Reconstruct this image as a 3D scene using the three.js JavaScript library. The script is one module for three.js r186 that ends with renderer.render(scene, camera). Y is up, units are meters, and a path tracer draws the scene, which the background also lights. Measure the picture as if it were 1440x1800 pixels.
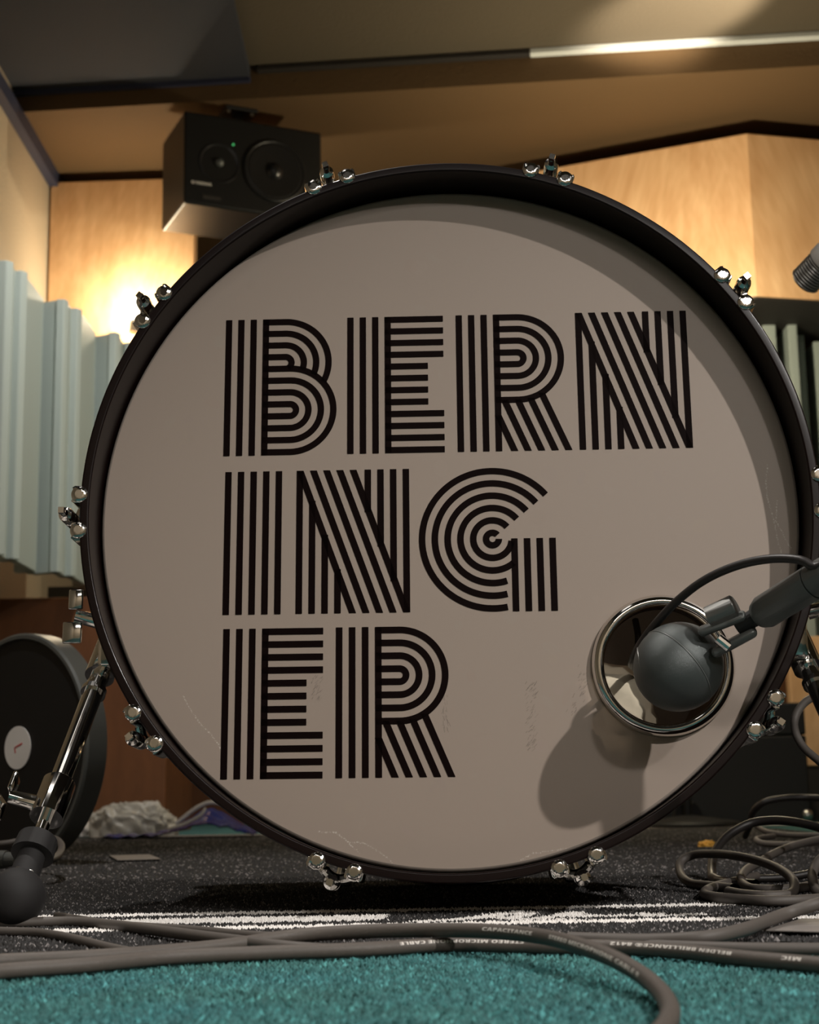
import * as THREE from 'three';
import { RoundedBoxGeometry } from 'three/addons/geometries/RoundedBoxGeometry.js';
import { mergeGeometries, toCreasedNormals } from 'three/addons/utils/BufferGeometryUtils.js';
import { FontLoader } from 'three/addons/loaders/FontLoader.js';
import { TextGeometry } from 'three/addons/geometries/TextGeometry.js';
import { RectAreaLightUniformsLib } from 'three/addons/lights/RectAreaLightUniformsLib.js';
import { ImprovedNoise } from 'three/addons/math/ImprovedNoise.js';

// ------------------------------------------------------------------ camera
const D2R = Math.PI / 180;
const scene = new THREE.Scene();
scene.background = new THREE.Color(0x000000);
const FPX = 2700, EYE = 0.100;
const camera = new THREE.PerspectiveCamera(2 * Math.atan(900 / FPX) / D2R, 0.8, 0.02, 40);
camera.rotation.order = 'YXZ';
camera.position.set(0, EYE, 0);
camera.rotation.set(10.4 * D2R, 0, -0.97 * D2R);
camera.focus = 1.2;
camera.userData.fStop = 14;
camera.updateMatrixWorld(true);
const renderer = new THREE.WebGLRenderer();
renderer.toneMapping = THREE.LinearToneMapping;
renderer.toneMappingExposure = 1.0;
renderer.shadowMap.enabled = true;
RectAreaLightUniformsLib.init();

// ------------------------------------------------------------------ lights (each one sits in a fitting, built below at the same place)
const DRUM = new THREE.Object3D();
DRUM.position.set(0.0308, 0.3215, -1.2177);
DRUM.rotation.order = 'YXZ';
DRUM.rotation.set(-3.496 * D2R, -1.844 * D2R, -0.344 * D2R);
DRUM.updateMatrixWorld(true);
const fromDrum = (x, y, z) => new THREE.Vector3(x, y, z).applyMatrix4(DRUM.matrixWorld);
const LIGHT = {
  key: { at: fromDrum(1.80, 1.74, 2.05), to: fromDrum(-0.02, -0.32, 0.16), cd: 23, angle: 15, soft: 1, color: [1, 0.95, 0.90] },
  side: { at: fromDrum(1.2, 1.25, 3.1), to: fromDrum(0.05, -0.05, 0), cd: 5.2, angle: 30, soft: 0.5, wide: 3.2, color: [1, 0.95, 0.90] },
  over: { at: new THREE.Vector3(-0.42, 2.16, -1.42), to: new THREE.Vector3(-0.2, 0, -1.35), cd: 7, angle: 38, color: [1, 0.94, 0.88] },
  fins: { at: new THREE.Vector3(-0.42, 2.16, -3.15), to: new THREE.Vector3(-0.95, 1.0, -4.0), cd: 6, angle: 34, color: [1, 0.95, 0.88] },
  wash: { at: null, cd: 17, angle: 13, color: [1, 0.86, 0.66] },
  lampLeft: { px: [240, 545], depth: 4.69, cd: 0.75, color: [1, 0.86, 0.60] },
  lampRight: { px: [1165, 530], depth: 3.96, cd: 2.7, color: [1, 0.86, 0.60] },
  panels: [{ at: [0.6, 2.22, 2.45], size: [2.4, 0.5], nit: 6.6 }, { at: [-0.55, 2.22, -0.6], size: [0.3, 0.9], nit: 1.2 }],
};

// ------------------------------------------------------------------ helpers
let seed = 7;
const rnd = () => { seed = (seed * 1664525 + 1013904223) >>> 0; return seed / 4294967296; };
const rr = (a, b) => a + (b - a) * rnd();
const perlin = new ImprovedNoise();
const V3 = (x, y, z) => new THREE.Vector3(x, y, z);
const rayDir = (px, py) => V3(px - 720, 900 - py, -FPX).normalize().applyQuaternion(camera.quaternion);
const eye = camera.position;
const atZ = (px, py, z) => { const d = rayDir(px, py); return eye.clone().addScaledVector(d, z / -d.z); };
const atY = (px, py, y) => { const d = rayDir(px, py); return eye.clone().addScaledVector(d, (y - EYE) / d.y); };
const drumN = V3(0, 0, 1).applyQuaternion(DRUM.quaternion);
const atDrum = (px, py, off) => { const d = rayDir(px, py), o = DRUM.position.clone().addScaledVector(drumN, off); return eye.clone().addScaledVector(d, o.sub(eye).dot(drumN) / d.dot(drumN)); };
const drumLocal = (px, py, off) => DRUM.worldToLocal(atDrum(px, py, off));

const taken = new Map();
const numbered = (n) => { const k = taken.get(n) ?? 0; taken.set(n, k + 1); return k ? n + '_' + String(k).padStart(3, '0') : n; };
function info(o, label, category, group, kind) {
  if (label) o.userData.label = label;
  if (category) o.userData.category = category;
  if (group) o.userData.group = group;
  if (kind) o.userData.kind = kind;
  return o;
}
function group(name, label, category, pos, groupName) {
  const g = new THREE.Group(); g.name = numbered(name); scene.add(g);
  if (pos) g.position.copy(pos);
  return info(g, label, category, groupName);
}
function mesh(name, geo, mat, parent) {
  if (Array.isArray(geo)) geo = merge(geo);
  const m = new THREE.Mesh(geo, mat); m.name = parent ? name : numbered(name);
  m.castShadow = m.receiveShadow = true;
  (parent ?? scene).add(m);
  return m;
}
const merge = (list) => mergeGeometries(list.map((g) => { const q = g.index ? g.toNonIndexed() : g; for (const k of Object.keys(q.attributes)) if (!['position', 'normal', 'uv'].includes(k)) q.deleteAttribute(k); return q; }));
const structure = (name, geo, mat, label) => info(mesh(name, geo, mat), label, name.split('_')[0], null, 'structure');
function metric(g) {                                              // uv in metres, by the dominant axis of each face
  g = g.index ? g.toNonIndexed() : g;
  const p = g.attributes.position, n = g.attributes.normal, uv = new Float32Array(p.count * 2);
  for (let i = 0; i < p.count; i++) {
    const a = [Math.abs(n.getX(i)), Math.abs(n.getY(i)), Math.abs(n.getZ(i))], k = a.indexOf(Math.max(...a));
    uv[2 * i] = k === 0 ? p.getZ(i) : p.getX(i);
    uv[2 * i + 1] = k === 1 ? p.getZ(i) : p.getY(i);
  }
  g.setAttribute('uv', new THREE.BufferAttribute(uv, 2));
  return g;
}
const box = (w, h, d, x = 0, y = 0, z = 0) => metric(new THREE.BoxGeometry(w, h, d)).translate(x, y, z);
const rbox = (w, h, d, r, x = 0, y = 0, z = 0) => new RoundedBoxGeometry(w, h, d, 3, r).translate(x, y, z);
function wallGeo(a, b, y0, y1, th, r = 0) {                      // upright board from a to b (plan), its front on the line, its thickness behind
  const dx = b.x - a.x, dz = b.z - a.z, L = Math.hypot(dx, dz);
  const g = r ? metric(rbox(L, y1 - y0, th, r)) : box(L, y1 - y0, th);
  return g.translate(L / 2, (y0 + y1) / 2, -th / 2).rotateY(Math.atan2(-dz, dx)).translate(a.x, 0, a.z);
}
function between(a, b, r0, r1 = r0, seg = 20, caps = true) {     // tapered cylinder from a to b
  const L = a.distanceTo(b), g = new THREE.CylinderGeometry(r1, r0, L, seg, 1, !caps);
  return g.applyQuaternion(new THREE.Quaternion().setFromUnitVectors(V3(0, 1, 0), b.clone().sub(a).normalize())).translate((a.x + b.x) / 2, (a.y + b.y) / 2, (a.z + b.z) / 2);
}
const orient = (g, axis, at) => g.applyQuaternion(new THREE.Quaternion().setFromUnitVectors(V3(0, 1, 0), axis.clone().normalize())).translate(at.x, at.y, at.z);
const lathe = (pts, seg = 48) => new THREE.LatheGeometry(pts.map((p) => new THREE.Vector2(p[0], p[1])), seg);
const latheZ = (pts, seg = 96) => lathe(pts, seg).rotateX(Math.PI / 2);       // profile [radius, z]
const tube = (pts, r, n = 160, seg = 12) => new THREE.TubeGeometry(new THREE.CatmullRomCurve3(pts, false, 'centripetal'), n, r, seg);

function pixels(w, h, fn, srgb = true) {
  const a = new Uint8Array(w * h * 4);
  for (let y = 0; y < h; y++) for (let x = 0; x < w; x++) {
    const c = fn(x, y), i = 4 * (y * w + x);
    for (let k = 0; k < 3; k++) a[i + k] = Math.max(0, Math.min(255, Math.round(255 * c[k])));
    a[i + 3] = 255;
  }
  const t = new THREE.DataTexture(a, w, h);
  t.magFilter = THREE.LinearFilter; t.minFilter = THREE.LinearMipmapLinearFilter; t.generateMipmaps = true;
  t.wrapS = t.wrapT = THREE.RepeatWrapping;
  if (srgb) t.colorSpace = THREE.SRGBColorSpace;
  t.needsUpdate = true;
  return t;
}
const per = (x, y, f, n = 1) => {                                 // tileable noise on the unit square
  const s = perlin.noise.bind(perlin), a = x * Math.PI * 2, b = y * Math.PI * 2, k = f / (2 * Math.PI);
  return s(Math.cos(a) * k + 3 * n, Math.sin(a) * k + Math.cos(b) * k * 1.3 + n, Math.sin(b) * k * 1.3 + 7 * n);
};
const repeat = (t, x, y) => { const c = t.clone(); c.repeat.set(x, y); c.needsUpdate = true; return c; };
const mix = (a, b, t) => a.map((v, i) => v + (b[i] - v) * t);

// ------------------------------------------------------------------ materials
const veneer = pixels(512, 512, (x, y) => {
  const u = x / 512, v = y / 512;
  const g = 0.5 + 0.35 * per(u, v * 0.15, 34, 1) + 0.2 * per(u, v * 0.3, 90, 2) + 0.28 * per(u, v, 6, 3);
  return mix([0.80, 0.61, 0.43], [0.95, 0.79, 0.61], g);
});
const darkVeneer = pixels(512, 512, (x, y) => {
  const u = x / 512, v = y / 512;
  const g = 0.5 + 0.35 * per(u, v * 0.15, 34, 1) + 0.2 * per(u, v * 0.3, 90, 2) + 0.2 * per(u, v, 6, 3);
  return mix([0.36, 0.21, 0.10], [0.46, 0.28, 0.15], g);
});
const plasterBump = pixels(512, 512, (x, y) => { const u = x / 512, v = y / 512, g = 0.5 + 0.3 * per(u, v, 60, 4) + 0.3 * per(u, v, 120, 5); return [g, g, g]; }, false);
const fineBump = pixels(256, 256, () => { const g = rnd(); return [g, g, g]; }, false);
const S = (o) => new THREE.MeshStandardMaterial(o), PH = (o) => new THREE.MeshPhysicalMaterial(o);
const lin = (r, g, b) => new THREE.Color().setRGB(r, g, b);
const M = {
  wall: S({ color: lin(0.40, 0.33, 0.24), roughness: 0.9, bumpMap: repeat(plasterBump, 1.5, 1.5), bumpScale: 0.0015 }),
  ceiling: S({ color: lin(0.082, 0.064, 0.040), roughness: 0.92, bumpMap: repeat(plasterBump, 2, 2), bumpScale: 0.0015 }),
  soffit: S({ color: lin(0.11, 0.062, 0.023), roughness: 0.85, bumpMap: repeat(plasterBump, 2, 2), bumpScale: 0.001 }),
  darkPanel: S({ color: lin(0.042, 0.046, 0.060), roughness: 0.95, bumpMap: repeat(fineBump, 40, 40), bumpScale: 0.0006 }),
  navyTrim: S({ color: lin(0.035, 0.04, 0.075), roughness: 0.5 }),
  alu: S({ color: lin(0.62, 0.64, 0.62), roughness: 0.5 }),
  veneer: S({ map: repeat(veneer, 0.9, 0.9), roughness: 0.45 }),
  darkVeneer: S({ map: repeat(darkVeneer, 0.9, 0.9), roughness: 0.5 }),
  ledge: S({ color: lin(0.02, 0.016, 0.013), roughness: 0.7 }),
  baffle: S({ color: lin(0.31, 0.36, 0.34), roughness: 0.6 }),
  carpet: S({ color: lin(0.03, 0.11, 0.11), roughness: 1 }),
  teal: S({ color: lin(1, 1, 1), roughness: 0.85 }),
  pile: S({ color: lin(1, 1, 1), roughness: 0.7 }),
  chrome: S({ color: lin(0.82, 0.80, 0.77), roughness: 0.09, metalness: 1 }),
  steel: S({ color: lin(0.55, 0.54, 0.52), roughness: 0.3, metalness: 1 }),
  hoop: PH({ color: lin(0.0055, 0.0019, 0.0015), roughness: 0.45, specularIntensity: 0.22, clearcoat: 0.28, clearcoatRoughness: 0.14 }),
  shell: PH({ color: lin(0.006, 0.005, 0.005), roughness: 0.3, clearcoat: 1, clearcoatRoughness: 0.08 }),
  shellInside: S({ color: lin(0.42, 0.33, 0.24), roughness: 0.6, side: THREE.DoubleSide }),
  collar: S({ color: lin(0.30, 0.255, 0.22), roughness: 0.4 }),
  ink: PH({ color: lin(0.0045, 0.0016, 0.0014), roughness: 0.55, specularIntensity: 0.08 }),
  rubber: S({ color: lin(0.007, 0.006, 0.006), roughness: 0.75 }),
  black: S({ color: lin(0.005, 0.0045, 0.0045), roughness: 0.6 }),
  satin: S({ color: lin(0.12, 0.127, 0.122), roughness: 0.38, metalness: 0.35 }),
  micBody: S({ color: lin(0.075, 0.085, 0.083), roughness: 0.36, metalness: 0.4, bumpMap: repeat(fineBump, 6, 3), bumpScale: 0.00012 }),
  greyMetal: S({ color: lin(0.20, 0.20, 0.19), roughness: 0.4, metalness: 0.8 }),
  cable: S({ color: lin(0.088, 0.076, 0.067), roughness: 0.6 }),
  cableBlack: S({ color: lin(0.020, 0.017, 0.016), roughness: 0.45 }),
  cabinet: S({ color: lin(0.006, 0.006, 0.0062), roughness: 0.42 }),
  cone: S({ color: lin(0.010, 0.010, 0.011), roughness: 0.3 }),
  white: S({ color: lin(0.75, 0.72, 0.68), roughness: 0.7 }),
  red: S({ color: lin(0.45, 0.03, 0.03), roughness: 0.6 }),
  cotton: S({ color: lin(0.62, 0.55, 0.42), roughness: 0.95, side: THREE.DoubleSide }),
  plastic: PH({ color: lin(0.36, 0.34, 0.30), roughness: 0.35, clearcoat: 0.4, side: THREE.DoubleSide }),
  blueFilm: PH({ color: lin(0.03, 0.05, 0.24), roughness: 0.25, clearcoat: 0.5, side: THREE.DoubleSide }),
  paper: S({ color: lin(0.6, 0.57, 0.53), roughness: 0.85, side: THREE.DoubleSide }),
  tape: S({ color: lin(0.20, 0.18, 0.165), roughness: 0.6 }),
  orange: S({ color: lin(0.92, 0.50, 0.08), roughness: 0.5 }),
  mesh: S({ color: lin(0.55, 0.54, 0.52), roughness: 0.35, metalness: 0.8 }),
};
const glow = (c, k) => S({ color: lin(0.02, 0.02, 0.02), emissive: lin(...c), emissiveIntensity: k, roughness: 0.6 });

// ------------------------------------------------------------------ room shell
const LOW = 2.15;                                                  // the dropped part of the ceiling at the far end
const b0 = atY(330, 180, LOW), b1 = atY(1440, 115, LOW);           // front edge of the dropped part
const faceN = V3(-(b1.z - b0.z), 0, b1.x - b0.x).normalize();
const onFace = (px, py) => { const d = rayDir(px, py); return eye.clone().addScaledVector(d, b0.clone().sub(eye).dot(faceN) / d.dot(faceN)); };
const HIGH = 0.5 * (onFace(560, 112).y + onFace(1400, 67).y);
const cornerL = atY(97, 318, LOW - 0.03);
const XL = cornerL.x - 0.02, XR = 2.9, ZB = -5.75, ZF = 3.2;
const edgeAt = (x) => b0.z + (b1.z - b0.z) * (x - b0.x) / (b1.x - b0.x);
console.log('HIGH', HIGH.toFixed(3), 'edge z', b0.z.toFixed(2), b1.z.toFixed(2), 'corner', cornerL.toArray().map((v) => v.toFixed(2)).join());

const floor = structure('floor', box(XR - XL + 0.4, 0.12, ZF - ZB + 0.4, (XL + XR) / 2, -0.0555, (ZF + ZB) / 2), M.carpet, 'teal carpet covering the studio floor');
structure('wall_left', box(0.12, HIGH + 0.3, ZF - ZB + 0.24, XL - 0.06, HIGH / 2, (ZF + ZB) / 2), M.wall, 'plain cream side wall above the pale blue boards');
structure('wall_right', box(0.12, HIGH + 0.3, ZF - ZB + 0.24, XR + 0.06, HIGH / 2, (ZF + ZB) / 2), M.wall, 'plain cream side wall past the wooden box');
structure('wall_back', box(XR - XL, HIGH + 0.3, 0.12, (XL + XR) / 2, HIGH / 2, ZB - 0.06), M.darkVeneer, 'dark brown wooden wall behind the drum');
structure('wall_front', box(XR - XL, HIGH + 0.3, 0.12, (XL + XR) / 2, HIGH / 2, ZF + 0.06), M.wall, 'plain cream wall facing the drum');
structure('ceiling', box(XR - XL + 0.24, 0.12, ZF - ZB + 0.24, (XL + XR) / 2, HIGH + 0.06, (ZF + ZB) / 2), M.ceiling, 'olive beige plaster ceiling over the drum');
{
  const s = new THREE.Shape([[XL, -edgeAt(XL)], [XR, -edgeAt(XR)], [XR, -ZB], [XL, -ZB]].map((p) => new THREE.Vector2(...p)));
  const g = metric(new THREE.ExtrudeGeometry(s, { depth: HIGH - LOW, bevelEnabled: false }).rotateX(-Math.PI / 2).translate(0, LOW, 0));
  info(mesh('ceiling_bulkhead', g, M.soffit), 'dropped ocher ceiling bulkhead above the wooden boxes', 'ceiling', null, 'structure');
}
{ // dark fabric panel under the ceiling at the left, its blue edge trim, and the aluminium strip
  const seam = onFace(440, 118).x, zf = (x) => edgeAt(x) + 0.005;
  const s = new THREE.Shape([[XL, -zf(XL)], [seam, -zf(seam)], [seam, -1.2], [XL, -1.2]].map((p) => new THREE.Vector2(...p)));
  info(mesh('ceiling_panel', metric(new THREE.ExtrudeGeometry(s, { depth: 0.028, bevelEnabled: false }).rotateX(-Math.PI / 2).translate(0, HIGH - 0.03, 0)), M.darkPanel), 'charcoal fabric panel fixed under the ceiling', 'panel', null, 'structure');
  info(mesh('trim_1', wallGeo(V3(XL, 0, zf(XL) + 0.012), V3(seam, 0, zf(seam) + 0.012), HIGH - 0.045, HIGH - 0.028, 0.014), M.navyTrim), 'dark blue strip along the charcoal ceiling panel', 'trim', null, 'structure');
  const half = onFace(930, 95).x;
  info(mesh('trim_6', wallGeo(V3(seam + 0.02, 0, edgeAt(seam) + 0.03), V3(half, 0, edgeAt(half) + 0.03), HIGH - 0.018, HIGH - 0.001, 0.028, 0.003), M.ledge), 'dark strip between ceiling and bulkhead', 'trim', null, 'structure');
  info(mesh('trim_2', wallGeo(V3(half, 0, edgeAt(half) + 0.03), V3(XR, 0, edgeAt(XR) + 0.03), HIGH - 0.018, HIGH - 0.001, 0.028, 0.003), M.alu), 'aluminium strip between ceiling and bulkhead', 'trim', null, 'structure');
  info(mesh('trim_3', box(0.03, 0.05, 3.4, XL + 0.015, LOW - 0.025, ZB + 1.7), M.navyTrim), 'dark blue strip along the top of the cream wall', 'trim', null, 'structure');
}

// veneered wall panels and boxes at the far end
{
  const z = -cornerL.z, a = atZ(97, 320, z), b = atZ(343, 330, z - 0.02), th = 0.05;
  const p = info(mesh('wood_panel', wallGeo(V3(XL + 0.005, 0, a.z), b, 1.0, a.y, th, 0.004), M.veneer), 'maple veneer panel glowing around the wall lamp', 'panel', null, 'structure');
  // lower cupboard front under the pale blue boards
  const c = atZ(293, 1240, 4.28), t = atZ(60, 1051, 4.28);
  info(mesh('cupboard', [metric(rbox(c.x - XL, t.y, 0.5, 0.006, (c.x + XL) / 2, t.y / 2 + 0.001, c.z - 0.25))], M.darkVeneer), 'reddish brown wooden cupboard below the pale blue boards', 'cupboard');
  const e = atZ(62, 1030, 4.9);
  info(mesh('trim_4', box(0.9, 0.12, 0.08, e.x + 0.46, 0.72, -4.98), M.ledge), 'dark rail between cupboard and boards', 'trim', null, 'structure');
}
{
  const top = LOW - 0.07, k = atY(1313, 237, top), l0 = atY(1010, 291, top), r0 = atY(1440, 248, top);
  const l = l0.clone().add(l0.clone().sub(k).multiplyScalar(0.45)), r = k.clone().add(r0.clone().sub(k).multiplyScalar(3));
  const bot = atZ(1380, 527, -k.z + 0.05).y;
  const s = new THREE.Shape([[l.x, -l.z], [k.x, -k.z], [r.x, -r.z], [r.x, 5.7], [l.x, 5.7]].map((p) => new THREE.Vector2(...p)));
  const g = metric(new THREE.ExtrudeGeometry(s, { depth: top - bot, bevelEnabled: true, bevelSize: 0.004, bevelThickness: 0.004, bevelSegments: 2 }).rotateX(-Math.PI / 2).translate(0, bot, 0));
  // grain runs upright on both faces: take u along each face
  const p = g.attributes.position, uv = g.attributes.uv;
  for (let i = 0; i < p.count; i++) uv.setXY(i, p.getX(i) * 1.03 + p.getZ(i) * 0.4, p.getY(i));
  info(mesh('wood_box', g, M.veneer), 'maple veneer bass trap box with a canted corner', 'panel', null, 'structure');
  info(mesh('trim_7', metric(new THREE.ExtrudeGeometry(s, { depth: 0.006, bevelEnabled: false }).rotateX(-Math.PI / 2).translate(0, bot - 0.011, 0)), M.ledge), 'black board closing the maple box from below', 'trim', null, 'structure');
  console.log('box', l0.z.toFixed(2), k.z.toFixed(2), r0.z.toFixed(2), bot.toFixed(2));
  // low wooden front at the right
  const a = atZ(1388, 1240, 4.6), t = atZ(1410, 1120, 4.6).y, bb = atZ(1430, 1347, 4.6).y;
  info(mesh('wood_front', metric(rbox(1.4, t - bb, 0.05, 0.004, a.x + 0.7, (t + bb) / 2, a.z)), M.veneer), 'low maple veneer front beside the round chrome hardware', 'panel', null, 'structure');
  info(mesh('trim_5', box(1.45, bb, 0.4, a.x + 0.72, bb / 2, a.z - 0.18), M.ledge), 'black plinth under the low maple front', 'trim', null, 'structure');
}
// folded pale boards: each upright board is a part
function folded(name, label, list, T, bot, th) {
  const g = group(name, label, 'diffuser');
  let prev = null;
  for (const [x0, y0, x1, y1] of list) {
    const a = atY(x0, y0, T), b = atY(x1, y1, T);
    mesh('board', wallGeo(a, b, bot, T, th, 0.003), M.baffle, g);
    if (prev && prev.z - a.z > 0.03) mesh('board', wallGeo(prev, V3(prev.x + 0.002, 0, a.z), bot, T, th, 0.003), M.baffle, g);
    prev = b;
  }
  return g;
}
{
  const T = 1.45, bz = atY(90, 528, T), bot = atZ(90, 1007, -bz.z).y;
  folded('acoustic_diffuser', 'pale blue folded upright boards beside the wall lamp', [[-60, 452, -38, 446], [-38, 462, -12, 455], [-12, 466, 12, 457], [12, 483, 38, 475], [38, 526, 66, 521], [66, 533, 113, 525], [113, 545, 137, 541], [137, 584, 161, 580], [161, 592, 204, 583], [204, 605, 232, 601], [232, 612, 270, 606]], T, bot, 0.022);
  console.log('diffuser', bz.z.toFixed(2), bot.toFixed(2));
  const g = group('acoustic_diffuser', 'pale blue upright fins under the maple box', 'diffuser');
  const zz = 4.72;
  for (const [x0, x1, y, z] of [[1338, 1361, 527, zz], [1361, 1381, 541, zz + 0.2], [1382, 1398, 527, zz], [1399, 1411, 546, zz + 0.12], [1430, 1452, 600, zz + 0.1], [1470, 1490, 560, zz]]) {
    const a = atZ(x0, y, z), b = atZ(x1, y, z);
    mesh('fin', rbox(b.x - a.x, a.y - 0.55, 0.18, 0.004, (a.x + b.x) / 2, (a.y + 0.55) / 2, a.z - 0.09), M.baffle, g);
  }
}

// ------------------------------------------------------------------ carpet, rug
const FLOORTOP = 0.0085;                                            // backing of the rug
const PILE = 0.0115;                                               // tips of its pile
const ra = atY(470, 1603, PILE), rb = atY(1240, 1589, PILE), rc = atY(640, 1625, PILE);
const ru = rb.clone().sub(ra).setY(0).normalize(), rv = V3(-ru.z, 0, ru.x);           // along the border, and towards the viewer
const bandW = rc.clone().sub(ra).dot(rv), u0 = 0;
const rugUV = (x, z) => [(x - ra.x) * ru.x + (z - ra.z) * ru.z, (x - ra.x) * rv.x + (z - ra.z) * rv.z];
const U = (px, py) => { const p = atY(px, py, PILE); return rugUV(p.x, p.z); };
const barEnd = U(680, 1614)[0], rugFrontV = U(1300, 1651)[1], rugBackV = U(300, 1466)[1];
const scriptStrokes = [                                            // white script between the border lines: [u, v, radius] chains in px of the photograph
  [[738, 1618, 3], [800, 1616, 3], [850, 1611, 4], [886, 1604, 4.5], [918, 1602, 4.5], [922, 1607, 3.5], [900, 1611, 3]],
  [[878, 1613, 3], [936, 1614, 4]], [[950, 1612, 3.5], [985, 1609, 3.5], [1008, 1603, 4], [1010, 1609, 3.5]], [[962, 1615, 2.5], [1000, 1614, 2.5]],
  [[1028, 1609, 4], [1050, 1608, 3]], [[1062, 1609, 3], [1090, 1608, 3.5], [1116, 1607, 3]], [[1130, 1604, 3], [1148, 1605, 4], [1140, 1609, 3]], [[1170, 1608, 3.5], [1196, 1607, 4], [1228, 1606, 3.5]],
].map((c) => c.map(([x, y, r]) => [...U(x, y), r * 0.0024]));
function distToChain(u, v, c) {
  let d = 9;
  for (let i = 0; i < c.length - 1; i++) {
    const [x0, y0, r0] = c[i], [x1, y1, r1] = c[i + 1], dx = x1 - x0, dy = y1 - y0, t = Math.max(0, Math.min(1, ((u - x0) * dx + (v - y0) * dy) / (dx * dx + dy * dy)));
    d = Math.min(d, Math.hypot((u - x0 - t * dx), (v - y0 - t * dy)) - (r0 + (r1 - r0) * t));
  }
  return d;
}
function rugWhite(u, v) {                                          // the printed border
  if (Math.abs(v) < 0.013 || Math.abs(v - bandW) < 0.013) return true;
  if (v > 0 && v < bandW && u < barEnd) return Math.abs(v - bandW * 0.5) < 0.026;
  if (v > 0 && v < bandW) for (const c of scriptStrokes) if (distToChain(u, v, c) < 0) return true;
  if (Math.abs(v - (rugBackV + 0.07)) < 0.02) return true;
  return false;
}
const RUGU = [-1.05, 0.95];
{
  const wv = rugFrontV - rugBackV, wu = RUGU[1] - RUGU[0];
  const tex = pixels(1024, 1024, (x, y) => {
    const u = RUGU[0] + (x + 0.5) / 1024 * wu, v = rugFrontV - (y + 0.5) / 1024 * wv, n = rnd();
    if (rugWhite(u, v)) return [0.72, 0.69, 0.66];
    const g = 0.12 + 0.10 * n + (n > 0.93 ? 0.22 : 0);
    return [g, g * 0.93, g * 0.92];
  });
  const g = group('area_rug', 'black rug with white printed border under the drum', 'rug', V3(ra.x, 0, ra.z));
  g.rotation.y = Math.atan2(-ru.z, ru.x);
  const pl = new THREE.BoxGeometry(wu, FLOORTOP - 0.0046, wv);
  mesh('backing', pl.translate(RUGU[0] + wu / 2, (FLOORTOP + 0.0046) / 2, rugFrontV - wv / 2), S({ map: tex, roughness: 0.9, bumpMap: repeat(fineBump, 4, 4), bumpScale: 0.003 }), g);
  // pile: tufts as one uncountable part
  const tuft = new THREE.OctahedronGeometry(0.0019, 0).scale(1, 1.3, 1).translate(0, PILE - 0.0024, 0);
  const spots = [], q = new THREE.Quaternion(), s = V3(1, 1, 1), m = new THREE.Matrix4();
  for (const [d0, d1, step] of [[0.85, 1.75, 0.0021], [1.75, 3.6, 0.0042]]) {
    for (let zf = d0; zf < d1; zf += step) {
      const half = zf * 0.285 + 0.16;
      for (let x = -half; x < half; x += step) {
        const px = x + rr(-0.5, 0.5) * step, pz = -(zf + rr(-0.5, 0.5) * step), [u, v] = rugUV(px, pz);
        if (v > rugFrontV - 0.003 || v < rugBackV || u < RUGU[0] || u > RUGU[1]) continue;
        spots.push([u, v, step]);
      }
    }
  }
  const im = new THREE.InstancedMesh(tuft, M.pile, spots.length), col = new THREE.Color();
  spots.forEach(([u, v, step], i) => {
    const k = step > 0.003 ? 1.9 : 1;
    q.setFromEuler(new THREE.Euler(0, rr(0, 6.28), 0)); s.set(k * rr(0.8, 1.2), 1, k * rr(0.8, 1.2));
    im.setMatrixAt(i, m.compose(V3(u, rr(-0.0012, 0.0008), v), q, s));
    const n = rnd(), wob = rr(-0.0025, 0.0025);
    if (rugWhite(u + wob, v + wob)) col.setRGB(0.80 + 0.1 * n, 0.77 + 0.1 * n, 0.74 + 0.1 * n);
    else { const b = n > 0.91 ? 0.22 : 0.008 + 0.018 * n; col.setRGB(b, b * 0.92, b * 0.9); }
    im.setColorAt(i, col);
  });
  im.name = 'rug_pile'; im.castShadow = im.receiveShadow = true; info(im, null, null, null, 'stuff'); g.add(im);
  console.log('rug tufts', spots.length, 'band', bandW.toFixed(3), 'front', rugFrontV.toFixed(3), 'back', rugBackV.toFixed(2));
}
{
  const H = 0.0085, tuft = new THREE.OctahedronGeometry(0.0020, 0).scale(1, 1.5, 1), spots = [];
  const step = 0.0019;
  for (let zf = 0.42; zf < 1.12; zf += step) {
    const half = zf * 0.285 + 0.14;
    for (let x = -half; x < half; x += step) {
      const px = x + rr(-0.5, 0.5) * step, pz = -(zf + rr(-0.5, 0.5) * step);
      if (rugUV(px, pz)[1] > rugFrontV + 0.001) spots.push([px, pz]);
    }
  }
  const im = new THREE.InstancedMesh(tuft, M.teal, spots.length), col = new THREE.Color(), q = new THREE.Quaternion(), s = V3(1, 1, 1), m = new THREE.Matrix4();
  spots.forEach(([x, z], i) => {
    q.setFromEuler(new THREE.Euler(rr(-0.5, 0.5), rr(0, 6.28), rr(-0.5, 0.5))); s.set(rr(0.6, 1.2), rr(0.75, 1.15), rr(0.6, 1.2));
    im.setMatrixAt(i, m.compose(V3(x, H - 0.003 + rr(-0.0016, 0.0012), z), q, s));
    const n = rnd(), big = perlin.noise(x * 14, z * 14, 3) * 0.5 + 0.5, e = n > 0.94 ? 2.0 : 0.55 + 0.8 * n;
    col.setRGB(0.050 * e, (0.165 + 0.03 * big) * e, (0.150 + 0.06 * big) * e);
    im.setColorAt(i, col);
  });
  im.name = 'carpet_pile'; im.castShadow = im.receiveShadow = true; info(im, null, null, null, 'stuff'); floor.add(im);
  console.log('teal tufts', spots.length);
}

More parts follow.
